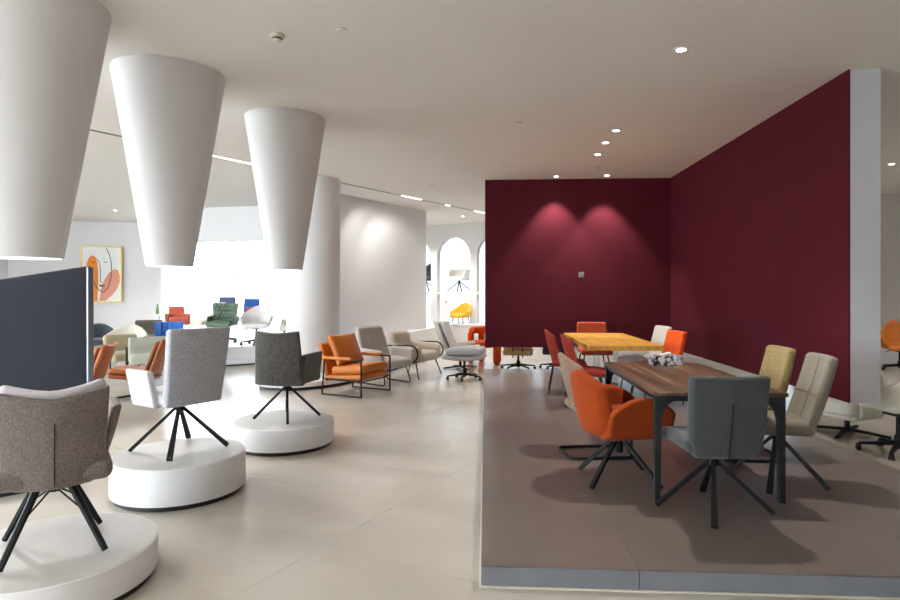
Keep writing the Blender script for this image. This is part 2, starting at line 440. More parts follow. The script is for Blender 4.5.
# ------------------------------------------------------------------ ceiling fixtures
def downlight(label, x, y, power, angle=75, size=.05, aim=None):
    t = thing('downlight', label, 'downlight', (x, y, H), 0, 'recessed ceiling downlights')
    lathe('trim_ring', [(.04, -.012), (.06, -.010), (.062, 0), (.04, 0), (.04, -.012)], 'white', t, 24, None, False)
    lathe('lens', [(.001, -.006), (.041, -.006), (.041, -.001), (.001, -.001)], 'lamp', t, 20)
    if power:
        l = bpy.data.lights.new('downlight_beam', 'SPOT'); l.energy = power; l.spot_size = rad(angle); l.spot_blend = .5; l.shadow_soft_size = size; l.color = (1, .93, .84)
        lo = bpy.data.objects.new('downlight_beam', l); C.objects.link(lo); lo.parent = t; lo.location = (0, 0, -.02)
        if aim:
            d = Vector(aim)-Vector((x, y, H)); lo.rotation_euler = d.to_track_quat('-Z', 'Y').to_euler()
    return t
downlight('round recessed downlight, nearest one above the walnut table', 1.65, 5.16, 130, 95)
downlight('round recessed downlight, nearest of the three in a row towards the burgundy wall', 1.66, 7.71, 60)
downlight('round recessed downlight, middle of the three in a row towards the burgundy wall', 1.65, 8.33, 60)
downlight('round recessed downlight, farthest of the three in a row above the honey table', 1.68, 9.05, 60)
downlight('recessed wall washer downlight right of centre above the burgundy back wall', 2.14, 10.69, 115, 80)
downlight('recessed wall washer downlight at left above the burgundy back wall', 1.26, 10.73, 115, 80)
for x, y, lb in ((-3.5, .2, 'added fill downlight above the camera, left of the front row'), (-.8, .2, 'added fill downlight straight above the camera position'),  # unseen fill lamps added above and behind the camera
                (-3.5, -2.4, 'added fill downlight behind the camera at left'), (-.8, -2.4, 'added fill downlight behind the camera in the middle'), (1.9, -2.4, 'added fill downlight behind the camera at right'),
                (6.5, 7.0, 'recessed downlight over the aisle behind the burgundy side wall'), (6.5, 10.0, 'recessed downlight over the far aisle behind burgundy corner'),
                (9.0, 10.5, 'recessed downlight above the far orange leather office chair')):
    downlight(lb, x, y, 75, 110)
for k, (x, y) in enumerate(((-.6, 16.3), (1.2, 15.3), (-2.4, 17.6))):  # unseen lamps added to brighten the arched window wall
    downlight(('left', 'right', 'hidden')[k]+' added fill downlight washing the arched window wall', x, y, 110, 130)
downlight('small far downlight left above the framed art', -9.3, 14.6, 60, 120)
downlight('small far downlight right above the framed art', -8.4, 15.2, 60, 120)
def sprinkler(label, x, y, flat=False):
    t = thing('sprinkler_head', label, 'sprinkler', (x, y, H))
    lathe('cover_plate', [(.001, -.014), (.042, -.014), (.045, -.010), (.045, -.008), (.001, -.008)], 'white', t, 24)
    lathe('stem', [(.015, -.008), (.036, -.006), (.036, 0), (.015, 0)], 'switch', t, 16)
sprinkler('flat round sprinkler cover beside the smoke detector', -1.11, 4.63)
sprinkler('flat round sprinkler cover in the middle of the ceiling', .41, 7.32)
sprinkler('flat round sprinkler cover above the burgundy back wall', 1.87, 10.08)
sprinkler('flat round sprinkler cover near the ceiling light slot', -1.02, 11.51)
sd_ = thing('smoke_detector', 'ivory smoke detector on the ceiling', 'smoke detector', (-1.65, 4.69, H))
lathe('base', [(.045, -.028), (.056, -.022), (.058, 0), (.001, 0)], 'plastic', sd_, 28)
lathe('vent', [(.034, -.040), (.038, -.038), (.038, -.026), (.034, -.026)], 'blackp', sd_, 20)
lathe('cap', [(.001, -.052), (.022, -.052), (.034, -.046), (.036, -.040), (.001, -.040)], 'plastic', sd_, 24)
# light slot
tr = thing('light_slot', 'thin linear light slot running diagonally across the ceiling', 'light slot', (0, 0, 0))
s0 = Vector((-7.0, 3.9, H)); s1 = Vector((.6, 16.75, H)); sdv = (s1-s0); SL = sdv.length; sdv.normalize(); sa = math.atan2(sdv.y, sdv.x)
cur = 0
segs = []
lights = [(5.7, 6.8), (10.25, 10.95), (11.9, 12.1), (13.2, 13.75), (2.0, 3.2)]
lights.sort(); p = 0
for a, b in lights:
    segs.append((p, a, 0)); segs.append((a, b, 1)); p = b
segs.append((p, SL, 0))
for a, b, on in segs:
    c = s0+sdv*((a+b)/2)
    o = box('linear_lamp' if on else 'track', (0, 0, -.004), (b-a, .035, .008), 'slotlamp' if on else 'switch', tr, (0, 0, sa), tuple(c))
def slot_spot(along, aim, power, ang=50):
    p = s0+sdv*along
    l = bpy.data.lights.new('slot_spot', 'SPOT'); l.energy = power; l.spot_size = rad(ang); l.spot_blend = .6; l.shadow_soft_size = .06; l.color = (1, .97, .93)
    o = bpy.data.objects.new('slot_spot', l); C.objects.link(o); o.parent = tr; o.location = (p.x, p.y, H-.03)
    o.rotation_euler = (Vector(aim)-Vector((p.x, p.y, H-.03))).to_track_quat('-Z', 'Y').to_euler()
for along, aim in ((1.6, (-2.3, 3.3, 0)), (2.8, (-2.4, 4.7, 0)), (4.2, (-2.0, 6.2, 0)), (6.2, (-1.5, 8.5, 0)), (8.4, (-1.5, 10.3, 0)), (9.6, (-2.3, 13.4, 1.8)), (10.5, (-2.0, 13.9, 1.8)), (5.2, (-5, 9, 0)), (12.5, (-.3, 12, 0))):
    slot_spot(along, aim, (45 if aim[0] < -4 else 150 if along < 5 else 100) if aim[2] == 0 else 28, 60 if aim[2] == 0 else 110)
# big hanging cones
def cone(label, x, y, r0=.235, r1=.51, zb=1.79):
    t = thing('hanging_cone', label, 'cone light', (x, y, 0), 0, 'white tapered cones hanging from the ceiling')
    lathe('cone_shell', [(r0-.012, zb+.03), (r0-.012, zb), (r0, zb), (r1, H-.001), (r1-.02, H-.001)], 'cone', t, 64)
    lathe('glow_disc', [(.001, zb+.003), (r0-.013, zb+.003), (r0-.013, zb+.028), (.001, zb+.028)], 'soft_glow', t, 40)  # glowing disc added in the cone's bottom
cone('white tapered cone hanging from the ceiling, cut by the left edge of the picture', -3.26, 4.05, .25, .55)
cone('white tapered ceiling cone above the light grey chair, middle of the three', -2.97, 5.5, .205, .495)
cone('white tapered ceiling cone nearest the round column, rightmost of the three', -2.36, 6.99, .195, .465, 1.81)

# ------------------------------------------------------------------ plinths
def plinth(label, x, y, r, h):
    t = thing('round_plinth', label, 'plinth', (x, y, 0), 0, 'round white display plinths')
    lathe('recessed_base', [(r-.022, 0), (r-.022, .04)], 'toe', t, 64)
    lathe('drum', [(r-.02, .036), (r, .038), (r, h-.006), (r-.004, h-.002)], 'plinth', t, 96)
    lathe('top_board', [(r-.02, h-.01), (r-.006, h-.004), (r-.010, h), (.01, h)], 'plinth_top', t, 96)
plinth('low round white plinth under the brown tweed chair', -2.30, 3.06, .51, .2)
plinth('round white plinth under the light grey wool chair', -2.38, 4.56, .485, .30)
plinth('round white plinth under the dark suede chair', -2.05, 6.02, .50, .25)
plinth('round white plinth at the left edge under the dark panel', -3.98, 4.72, .53, .25)
pn = thing('partition_panel', 'tall dark slate upholstered panel with a pale metal edge', 'panel', (-3.36, 4.92, .25), math.atan2(.35, -1.0))
def slant(P): P[:, 2] += -.10*P[:, 0]/1.1*(P[:, 2] > .5); return P
soft('panel', (1.5, .05, 1.52), .02, 'slate', pn, slant, 6, (.75, 0, .76+.005))
soft('edge_strip', (.02, .056, 1.51), .008, 'grey_metal', pn, None, 4, (-.008, 0, .76))
box('foot', (.5, 0, .01), (.7, .3, .018), 'black', pn)

# ------------------------------------------------------------------ chair kit: everything is built facing local +Y, z = 0 is the floor it stands on
def back_def(w, h, z0, y0, wrap=.05, lean=.2, tap=0., dip=0., curve=0., wing=2, brnd=0.):
    def f(P):
        x = P[:, 0].copy(); z = P[:, 2].copy()+h/2; q = np.clip(x/(w/2), -1.2, 1.2); t = z/h
        P[:, 0] = x*(1+tap*(t-.5))*(1-brnd*np.clip(1-t/.35, 0, 1)**2)
        P[:, 1] += wrap*np.abs(q)**wing-lean*z-curve*(t-.0)*(t-1)*-1+y0
        P[:, 2] = z0+z*math.cos(math.atan(lean))+dip*np.abs(q)**1.5*np.clip(t, 0, 1)
        return P
    return f
def seat_def(z0, puff=.02, fall=.0, d=.5, w=.5, y0=0, dish=0., tap=0):
    def f(P):
        q = P[:, 0]/(w/2); t = P[:, 1]/(d/2)
        topm = (P[:, 2] > 0)
        P[:, 2] += topm*(puff*np.clip(1-q*q, 0, 1)*np.clip(1-t*t, 0, 1))-fall*np.clip(t, 0, 1)**2+dish*q*q+z0
        P[:, 0] *= 1+tap*t
        P[:, 1] += y0
        return P
    return f
def tub_shell(name, m, parent, rx=.30, ry=.28, y0=0, zb=.36, zback=.82, zarm=.62, ang=130, taper=.72, th=.05, nseg=36, ext=.0, prof=1.6, lean=0., peak=None, armflare=0):
    """continuous back-and-arm shell swept round the seat; ang = half opening from the back"""
    v, f = [], []
    K = 6
    for i in range(nseg+1):
        a = rad(-ang+2*ang*i/nseg); q = abs(a)/rad(ang)
        rim = zarm+(zback-zarm)*(math.cos(min(1, q*1.15)*PI)*.5+.5)**prof
        rim -= (zarm-zb)*.35*max(0, (q-.85)/.15)**2
        sx, sy = math.sin(a), -math.cos(a)
        e = 0
        if abs(a) > PI/2: e = ext*(abs(a)-PI/2)/(rad(ang)-PI/2+1e-6)
        lo = []
        for side in (0, 1):
            for k in range(K+1):
                t = k/K if side == 0 else 1-k/K
                z = zb+(rim-zb)*t
                s = taper+(1-taper)*math.sin(t*PI/2)**.8
                off = -th*(0 if side == 0 else 1)
                if side == 1: z = max(z, zb+th*.5)
                rr = (rx*s+off, ry*s+off)
                if k == (K if side == 0 else 0):
                    z -= th*.28
                lo.append((rr[0]*sx*(1+armflare*t), rr[1]*sy+y0+e-lean*(z-zb)*max(0, math.cos(a)), z))
                if side == 0 and k == K:
                    mid = (rx*s-th/2, ry*s-th/2); lo.append((mid[0]*sx*(1+armflare), mid[1]*sy+y0+e-lean*(rim-zb)*max(0, math.cos(a)), rim+th*.1))
        v += lo
    L = len(v)//(nseg+1)
    for i in range(nseg):
        for j in range(L):
            f.append((i*L+j, (i+1)*L+j, (i+1)*L+(j+1) % L, i*L+(j+1) % L))
    f.append(tuple(range(L))); f.append(tuple(nseg*L+j for j in range(L))[::-1])
    o = mk(name, v, f, m, parent)
    md = o.modifiers.new('smooth', 'SUBSURF'); md.levels = 1; md.render_levels = 1
    return o
def spider(parent, top=.36, spread=.33, rot=45, m='black', w0=.026, w1=.036, hub=.03, crank=0, angs=None):
    lathe('hub', [(.026, top-.07), (hub, top-.065), (hub, top), (.02, top)], m, parent, 16)
    for k in range(4):
        a = rad(rot+90*k if angs is None else angs[k]); c, s = math.cos(a), math.sin(a)
        if crank:
            p = [(c*.02, s*.02, top-.025), (c*crank, s*crank, top-.02), (c*spread, s*spread, .012)]
            leg = tube('leg', p, [.016, .017, .016], m, parent, 6)
            tube('brace', [(c*.025, s*.025, top-.06), (c*(crank+(spread-crank)*.5), s*(crank+(spread-crank)*.5), top*.52)], .005, m, leg, 6)
        else:
            bar('leg', (c*.01, s*.01, top-.03), (c*spread, s*spread, .017), w0, w1, m, parent, w0*.9, .028)
def star5(parent, top=.4, r=.32, casters=True, n=5, rot=18, m='black', hub_h=.1, low=.075, lever=False):
    tube('gas_lift', [(0, 0, low+.0), (0, 0, top)], .022, m, parent, 12)
    lathe('hub', [(.035, low-.02), (.042, low+.01), (.036, low+hub_h), (.024, low+hub_h+.01)], m, parent, 20)
    for k in range(n):
        a = rad(rot+360/n*k); c, s = math.cos(a), math.sin(a)
        arm = bar('base_arm', (c*.02, s*.02, low+.03), (c*r, s*r, low-.005 if casters else .016), .042, .03, m, parent, .04, .022)
        if casters:
            cs = box('caster', (c*r, s*r, .045), (.03, .03, .05), 'blackp', arm)
            for q in (-1, 1):
                x, y = c*r-s*.014*q, s*r+c*.014*q
                wv, wf = [], []
                for jj in range(12):
                    b = 2*PI*jj/12
                    for e in (-.007, .007):
                        wv.append((x-s*e+c*math.cos(b)*.026, y+c*e+s*math.cos(b)*.026, .0265+math.sin(b)*.026))
                for jj in range(12):
                    j2 = (jj+1) % 12; wf.append((2*jj, 2*j2, 2*j2+1, 2*jj+1))
                wf.append(tuple(2*jj for jj in range(12))); wf.append(tuple(2*jj+1 for jj in range(12))[::-1])
                mk('wheel', wv, wf, 'blackp', arm, False)
        else:
            lathe('glide', [(.014, 0), (.016, .012), (.008, .014)], 'blackp', arm, 10, (c*(r-.02), s*(r-.02), 0))
    if lever: tube('lever', [(.03, 0, top-.02), (.2, .05, top-.03), (.25, .06, top-.06)], .007, 'blackp', parent, 6)
def flat_star(parent, top=.3, r=.36, n=4, rot=0, m='black'):
    tube('post', [(0, 0, .02), (0, 0, top)], .028, m, parent, 12)
    for k in range(n):
        a = rad(rot+360/n*k); c, s = math.cos(a), math.sin(a)
        bar('base_arm', (c*.0, s*.0, .045), (c*r, s*r, .014), .05, .035, m, parent, .03, .022)
def four_legs(parent, w=.2, d=.2, top=.42, splay=.05, r=.011, m='black'):
    for i in (-1, 1):
        for j in (-1, 1):
            tube('leg', [(i*w, j*d, top), (i*(w+splay), j*(d+splay), .004)], [r*1.15, r*.8], m, parent, 8)
def cantilever(parent, w=.22, d=.25, top=.42, r=.013, m='black'):
    for i in (-1, 1):
        tube('leg', fillet([(i*w, -d*.6, top), (i*w, d, top-.01), (i*w, d+.02, r)], .07), r, m, parent, 8)
    tube('floor_loop', fillet([(-w, d+.02, r), (-w, -d, r), (w, -d, r), (w, d+.02, r)], .07), r, m, parent, 8)

# ---- chair on plinth: brown tweed
def seam(parent, pts, r=.003, m='blackp'): return tube('seam', pts, r, m, parent, 5)
def brown_chair():
    t = thing('swivel_chair', 'brown tweed swivel chair with grey lilac rim on a low plinth', 'chair', (-2.285, 3.06, .2), face(-.60, .80))
    w, h = .465, .465
    bf = back_def(w, h, .365, -.22, .06, .12, .10, .05, 0, 1.5, .22)
    b = soft('backrest', (w, .045, h), .02, 'brown_f', t, bf, 12)
    cf = back_def(w-.02, h+.012, .385, -.160, .06, .12, .08, .05, 0, 1.5, .22)
    soft('back_cushion', (w-.02, .08, h+.012), .036, 'lilac_f', t, cf, 12)
    seam(b, [(0, -.246-.12*z, .367+z*.99) for z in np.linspace(.02, .34, 6)])
    soft('seat', (.52, .54, .11), .045, 'brown_f', t, seat_def(.43, .02, .02, .54, .52, .05), 9)
    for s in (-1, 1):
        def arm_f(P, s=s, off=0.):
            z = P[:, 2].copy()+.17; tt = np.clip(z/.34, 0, 1)
            P[:, 0] = P[:, 0]+s*(.155+off+.135*tt**.6); P[:, 1] = P[:, 1]*(1-.35*tt)+.02-.02*tt; P[:, 2] = .41+z; return P
        arm = soft('armrest', (.04, .42, .34), .019, 'brown_f', t, arm_f, 9)
        soft('arm_lining', (.02, .38, .32), .009, 'pink_f', arm, lambda P, s=s: arm_f(P, s, -.018), 9)
    spider(t, .37, .315, 45, crank=.10)
    return t
brown_chair()
def wool_chair():
    t = thing('swivel_chair', 'light grey wool swivel chair with angular arms on a round plinth', 'chair', (-2.415, 4.62, .30), face(-.85, .52))
    w, h = .49, .60
    bf = back_def(w, h, .385, -.20, .02, .16, .10, .0)
    b = soft('backrest', (w, .07, h), .02, 'wool_f', t, bf, 10)
    seam(b, [(x, -.236-.16*.42, .385+.42*.985) for x in np.linspace(-.235, .235, 4)], .0025, 'wool_f')
    soft('seat', (.48, .50, .10), .04, 'wool_l', t, seat_def(.44, .02, .02, .5, .48, .05), 9)
    for s in (-1, 1):
        def af(P, s=s):
            z = P[:, 2].copy()+.14; tt = np.clip((P[:, 1]+.16)/.36, 0, 1)
            P[:, 0] = P[:, 0]+s*(.245+z*.14); P[:, 1] += .04+z*.14; P[:, 2] = .38+z*(1-.0*tt)
            return P
        soft('armrest', (.055, .32, .28), .018, 'wool_l', t, af, 8)
    spider(t, .385, .36, 45, angs=(-132, -42, 48, 138), w0=.024, w1=.04)
wool_chair()
def suede_chair():
    t = thing('swivel_chair', 'dark taupe suede swivel chair with winged arms on a round plinth', 'chair', (-2.03, 6.06, .25), face(.17, .98))
    w, h = .50, .53
    bf = back_def(w, h, .365, -.20, .05, .10, -.14, .02)
    b = soft('backrest', (w, .06, h), .02, 'suede', t, bf, 10)
    soft('back_lining', (w-.03, .03, h-.01), .013, 'dove', t, back_def(w-.03, h-.01, .375, -.162, .05, .10, -.14, .02), 10)
    seam(b, [(-.03, -.233-.1*z, .365+z*.99) for z in np.linspace(.01, .24, 5)], .0025); seam(b, [(x, -.232-.024+.05*(x/.25)**2, .365+.24) for x in np.linspace(-.24, .22, 7)], .002)
    soft('seat', (.48, .50, .10), .04, 'suede', t, seat_def(.425, .02, .02, .5, .48, .05), 9)
    for s in (-1, 1):
        def af(P, s=s):
            z = P[:, 2].copy()+.15
            P[:, 0] = P[:, 0]+s*(.225+z*.10); P[:, 1] += .04+z*.05; P[:, 2] = .375+z
            return P
        soft('armrest', (.05, .40, .30), .018, 'suede', t, af, 8)
    spider(t, .37, .33, 45, angs=(-61, 29, 119, 209), w0=.022, w1=.026)
suede_chair()

# ------------------------------------------------------------------ dining tables
def walnut_table():
    t = thing('dining_table', 'walnut dining table with slim black legs', 'table', (1.60, 5.05, PZ+.01))
    L, W_ = 1.74, .90
    soft('tabletop', (W_, L, .028), .006, 'walnut', t, None, 4, (0, 0, .736))
    box('apron', (0, 0, .70), (W_-.06, L-.06, .035), 'tmetal', t)
    for i in (-1, 1):
        for j in (-1, 1):
            x, y = i*(W_/2-.035), j*(L/2-.035)
            # leg that fans out to the top like a curved bracket
            v, f = [], []
            prof = [(0.0, .022), (.3, .026), (.55, .030), (.62, .042), (.67, .075), (.70, .12), (.72, .18)]
            for z, wd in prof:
                v += [(x+i*.02, y-.022, z), (x+i*.02-i*wd*1.2-i*.01, y-.022, z), (x+i*.02-i*wd*1.2-i*.01, y+.022, z), (x+i*.02, y+.022, z)]
            for k in range(len(prof)-1):
                for q in range(4): f.append((k*4+q, k*4+(q+1) % 4, k*4+4+(q+1) % 4, k*4+4+q))
            f += [(3, 2, 1, 0), tuple(4*(len(prof)-1)+q for q in range(4))]
            mk('leg', v, f, 'tmetal', t, False)
walnut_table()
def honey_table():
    t = thing('dining_table', 'thick honey wood table with clear acrylic legs', 'table', (1.755, 8.76, PZ))
    L, W_ = 2.30, .95
    for k in range(4):
        soft('plank', (W_/4-.002, L, .062), .004, 'honey', t, None, 3, (-W_/2+W_/8+k*W_/4, 0, .735))
    for i in (-1, 1):
        for j in (-1, 1):
            soft('leg', (.07, .07, .703), .006, 'acrylic', t, None, 2, (i*(W_/2-.16), j*(L/2-.25), .352))
honey_table()
tb = thing('tissue_box', 'black and white patterned tissue box on the walnut table', 'tissue box', (1.68, 5.70, PZ+.76), rad(3))
soft('box', (.27, .14, .095), .008, 'print', tb, None, 4, (0, 0, .0475))
soft('tissue', (.10, .03, .022), .01, 'white', tb, lambda P: P+np.c_[0*P[:, 0], .01*np.sin(P[:, 0]*60), .006*np.sin(P[:, 0]*45)], 8, (0, 0, .104))
soft('slot_rim', (.14, .05, .004), .002, 'grey_metal', tb, None, 3, (0, 0, .0955))

# ---- dining chairs
def grey_dining():
    t = thing('swivel_chair', 'slate grey dining chair seen from behind at the near end of walnut table', 'chair', (1.505, 4.06, PZ), face(-.07, 1))
    w, h = .49, .53
    b = soft('backrest', (w, .065, h), .026, 'grey_f', t, back_def(w, h, .395, -.185, .03, .14, .06, .0, 0, 2, .16), 10)
    seam(b, [(0, -.219-.14*z, .368+z*.99) for z in np.linspace(.03, .39, 6)], .004)
    tube('piping', [(x, -.215-.14*.515+.03*(x/.26)**2, .395+.512) for x in np.linspace(-.235, .235, 9)], .006, 'grey_f', b, 6)
    s = soft('seat', (.50, .50, .09), .035, 'grey_f', t, seat_def(.46, .025, .025, .50, .50, .06, .012), 9)
    spider(t, .37, .36, 0, angs=(170, 247, -17, 77), w0=.024, w1=.04)
    for o in list(t.children):
        if o.name.startswith('leg'): pass
grey_dining()
def pad_chair(label, loc, rot, m, base, quilt=True, w=.50, h=.56, lean=.22, angs=None):
    t = thing('dining_chair', label, 'chair', loc, rot)
    b = soft('backrest', (w, .075, h), .03, m, t, back_def(w, h, .42, -.17, .03, lean, -.08, .0, .04, 2, .12), 10)
    if quilt:
        seam(b, [(0, -.13-lean*z+.0-.04*(z/h)*(1-z/h), .42+z*math.cos(math.atan(lean))) for z in np.linspace(.06, h-.02, 8)], .003, m)
        seam(b, [(x, -.131-lean*.28-.01+.03*(x/(w/2))**2, .42+.28*.977) for x in np.linspace(-w/2+.02, w/2-.02, 7)], .003, m)
    soft('seat', (w, .52, .10), .04, m, t, seat_def(.455, .02, .02, .52, w, .06), 9)
    if base == 'spider': spider(t, .40, .34, 45, angs=angs, w0=.026, w1=.042)
    elif base == 'cant': cantilever(t, w*.45, .24, .40)
    elif base == 'legs': four_legs(t, w*.36, .2, .40, .06)
    elif base == 'star': star5(t, .38)
    return t
pad_chair('warm beige quilted swivel chair at the right of the walnut table', (2.19, 4.66, PZ), face(-1, .14), 'beige_f', 'spider', True, .46, .58, .30, (-114, -24, 66, 156))
pad_chair('mustard textured chair on a black loop base at the walnut table', (2.30, 5.42, PZ), face(-1, .02), 'mustard_f', 'cant', False, .46, .56, .26)
pad_chair('bright orange chair at the right of the honey table', (2.22, 7.95, PZ), face(-1, -.16), 'orange_b', 'legs', False, .48, .53, .28)
pad_chair('off-white chair beyond the bright orange one at honey table', (2.30, 8.85, PZ), face(-1, -.14), 'offwhite_f', 'legs', False, .48, .54, .28)
pad_chair('coral chair at the far end of the honey table', (1.84, 10.28, PZ), face(0, -1), 'coral_v', 'legs', False, .52, .50, .16)
def bucket(label, loc, rot, m, base='legs', **k):
    t = thing('dining_chair', label, 'chair', loc, rot)
    tub_shell('shell', m, t, **k)
    rx = k.get('rx', .3); ry = k.get('ry', .28); zb = k.get('zb', .36); tp = k.get('taper', .72); y0 = k.get('y0', 0)
    return t, rx, ry, zb, tp, y0
def orange_tub():
    t = thing('swivel_chair', 'orange velvet tub chair on black spider legs beside walnut table', 'chair', (1.02, 4.66, PZ), face(.97, .22))
    w, h = .52, .50
    b = soft('backrest', (w, .10, h), .045, 'orange_v', t, back_def(w, h, .37, -.22, .10, .20, .0, -.10, .05, 2, .25), 12)
    for s in (-1, 1):
        def af(P, s=s):
            z = P[:, 2].copy()+.15; tt = np.clip((P[:, 1]+.24)/.48, 0, 1)
            P[:, 0] = P[:, 0]+s*(.235+z*.28); P[:, 1] += .04
            P[:, 2] = .38+z*(.66+.36*np.sin(tt*PI)**.8)
            return P
        soft('armrest', (.075, .50, .30), .036, 'orange_v', t, af, 12)
    soft('seat', (.50, .56, .14), .06, 'orange_v', t, seat_def(.46, .03, .03, .56, .50, .06), 9)
    soft('underside', (.46, .46, .08), .035, 'orange_v', t, None, 6, (0, .02, .395))
    spider(t, .38, .35, 45, angs=(214, 302, 35, 122), w0=.028, w1=.028, hub=.042)
    tube('sleeve', [(0, 0, .22), (0, 0, .33)], .036, 'black', t, 14)
orange_tub()
def shell_chair(label, loc, rot, m, h=.50, base='legs', w=.46):
    t = thing('dining_chair', label, 'chair', loc, rot)
    def bf(P):
        g = back_def(w, h, .40, -.17, .12, .24, .0, -.10, .02, 2)
        P = g(P); return P
    soft('backrest', (w, .04, h), .018, m, t, bf, 12)
    soft('seat', (w+.02, .48, .08), .035, m, t, seat_def(.43, .02, .02, .48, w+.02, .04), 9)
    if base == 'legs': four_legs(t, w*.36, .18, .40, .07)
    else: cantilever(t, .20, .26, .40)
    return t
shell_chair('taupe leather shell chair on a black loop base behind orange tub', (.96, 5.42, PZ), face(.98, .15), 'taupe_l', .52, 'cant', .44)
shell_chair('rust red shell chair, nearer of the two left of honey table', (1.27, 7.72, PZ), face(.98, -.1), 'rust_v', .52)
shell_chair('rust red shell chair, farther of the two left of honey table', (1.16, 8.66, PZ), face(.98, -.1), 'rust_v', .52)

# ------------------------------------------------------------------ lounge group
FW = (.915, -.41)
def tan_armchair():
    t = thing('armchair', 'tan orange leather armchair in a black square tube frame', 'armchair', (-1.97, 9.12, 0), face(*FW))
    hw, hd = .38, .36
    for s in (-1, 1):
        fr = tube('side_frame', [(s*hw, -hd, .012), (s*hw, hd, .012), (s*hw, hd, .545), (s*hw, -hd+.05, .545), (s*hw, -hd, .012)], .013, 'black', t, 4)
        bar('side_rail', (s*hw, -hd+.02, .24), (s*hw, hd, .24), .022, .022, 'black', t)
        soft('armrest', (.055, .54, .045), .018, 'tan_l', t, None, 6, (s*hw, -.08, .56))
    tube('crossbar', [(-hw, hd-.05, .22), (hw, hd-.05, .22)], .011, 'black', t, 4); tube('crossbar', [(-hw, -hd+.08, .22), (hw, -hd+.08, .22)], .011, 'black', t, 4)
    soft('seat_base', (.68, .70, .09), .03, 'tan_l', t, lambda P: P+np.c_[0*P[:, 0], 0*P[:, 0], .06*P[:, 1]], 6, (0, .0, .27))
    soft('seat_cushion', (.66, .60, .12), .045, 'tan_l', t, lambda P: P+np.c_[0*P[:, 0], 0*P[:, 0], .08*P[:, 1]+.015*(P[:, 2] > .38)*np.cos(P[:, 0]*4)], 8, (0, .06, .375))
    soft('backrest', (.68, .08, .52), .03, 'tan_l', t, back_def(.68, .52, .26, -.30, .0, .28), 8)
    def pf(P):
        x, z = P[:, 0]/.30, P[:, 2]/.23
        P[:, 1] *= 1.0+1.1*np.clip(1-x*x, 0, 1)*np.clip(1-z*z, 0, 1)
        P[:, 0] *= 1+.06*np.abs(z)**2*np.abs(x); P[:, 2] *= 1+.06*np.abs(x)**2
        y, zz = P[:, 1].copy(), P[:, 2].copy()
        a = rad(24); P[:, 1] = -.20+y*math.cos(a)-zz*math.sin(a); P[:, 2] = .66+zz*math.cos(a)+y*math.sin(a)
        return P
    soft('back_pillow', (.60, .09, .46), .035, 'tan_l', t, pf, 12)
tan_armchair()
def dove_recliner():
    t = thing('lounge_chair', 'dove grey high-back lounge chair with wide wing arms', 'lounge chair', (-1.68, 10.10, 0), face(.80, -.60))
    w, h = .62, .62
    b = soft('backrest', (w, .11, h), .045, 'dove', t, back_def(w, h, .36, -.24, .02, .34, -.14, 0, .05), 10)
    for x in (-.10, .10): seam(b, [(x*(1-.14*(z/h-.5)), -.166-.34*z-.05*(z/h)*(1-z/h)-.0, .36+z*.945) for z in np.linspace(.05, h-.03, 8)], .004, 'dove')
    soft('seat', (.60, .62, .13), .055, 'dove', t, seat_def(.37, .03, .02, .62, .60, .06), 9)
    for s in (-1, 1):
        def af(P, s=s):
            z = P[:, 2].copy()+.12; tt = np.clip((P[:, 1]+.25)/.5, 0, 1)
            P[:, 0] = P[:, 0]+s*(.33+z*.1); P[:, 1] += .05; P[:, 2] = .36+z*(1-.1*tt); return P
        soft('armrest', (.07, .52, .25), .032, 'dove', t, af, 9)
        tube('sled', fillet([(s*.26, -.20, .33), (s*.30, -.30, .012), (s*.30, .30, .012), (s*.26, .20, .33)], .06), .011, 'black', t, 8)
    tube('crossbar', [(-.27, 0, .33), (.27, 0, .33)], .011, 'black', t, 8)
dove_recliner()
def sand_armchair():
    t = thing('armchair', 'sand coloured rounded armchair with a black looped side frame', 'armchair', (-1.32, 11.02, 0), face(.92, -.40))
    soft('backrest', (.62, .22, .42), .10, 'sand', t, lambda P: P+np.c_[0*P[:, 0], -.22*(P[:, 2]-.4), 0*P[:, 0]], 10, (0, -.26, .62))
    soft('seat', (.62, .66, .18), .08, 'sand', t, None, 9, (0, .06, .38))
    for s in (-1, 1):
        soft('armrest', (.17, .70, .28), .082, 'sand', t, lambda P: P+np.c_[0*P[:, 0], 0*P[:, 0], -.06*P[:, 1]], 9, (s*.37, .02, .46))
        pts = [(s*.475, -.36, .58), (s*.475, .16, .60)]+[(s*.475, .22+.15*math.sin(a), .45+.15*math.cos(a)) for a in np.linspace(.2, PI, 8)]+[(s*.475, .12, .30)]
        tube('loop_frame', pts, .013, 'black', t, 8)
        tube('leg', [(s*.36, .26, .30), (s*.43, .36, 0)], [.014, .010], 'black', t, 8)
        tube('leg', [(s*.36, -.24, .30), (s*.43, -.36, 0)], [.014, .010], 'black', t, 8)
sand_armchair()
def recliner():
    t = thing('lounge_chair', 'pale grey leather swivel lounge chair beside the orange-red armchair', 'lounge chair', (-.50, 12.15, 0), face(.98, -.12))
    b = soft('backrest', (.58, .12, .70), .05, 'pale_l', t, back_def(.58, .70, .30, -.22, .05, .38, -.1, 0, .10), 12)
    soft('back_cushion', (.52, .08, .62), .036, 'pale_l', t, back_def(.52, .62, .36, -.13, .05, .38, -.1, 0, .10), 12)
    soft('seat', (.58, .60, .13), .055, 'pale_l', t, seat_def(.36, .03, -.05, .60, .58, .08), 9)
    for s in (-1, 1):
        soft('armrest', (.08, .42, .07), .03, 'pale_l', t, lambda P: P+np.c_[0*P[:, 0], 0*P[:, 0], .1*P[:, 1]], 8, (s*.33, .05, .47))
    flat_star(t, .32, .36, 4, 30)
    return t
recliner()
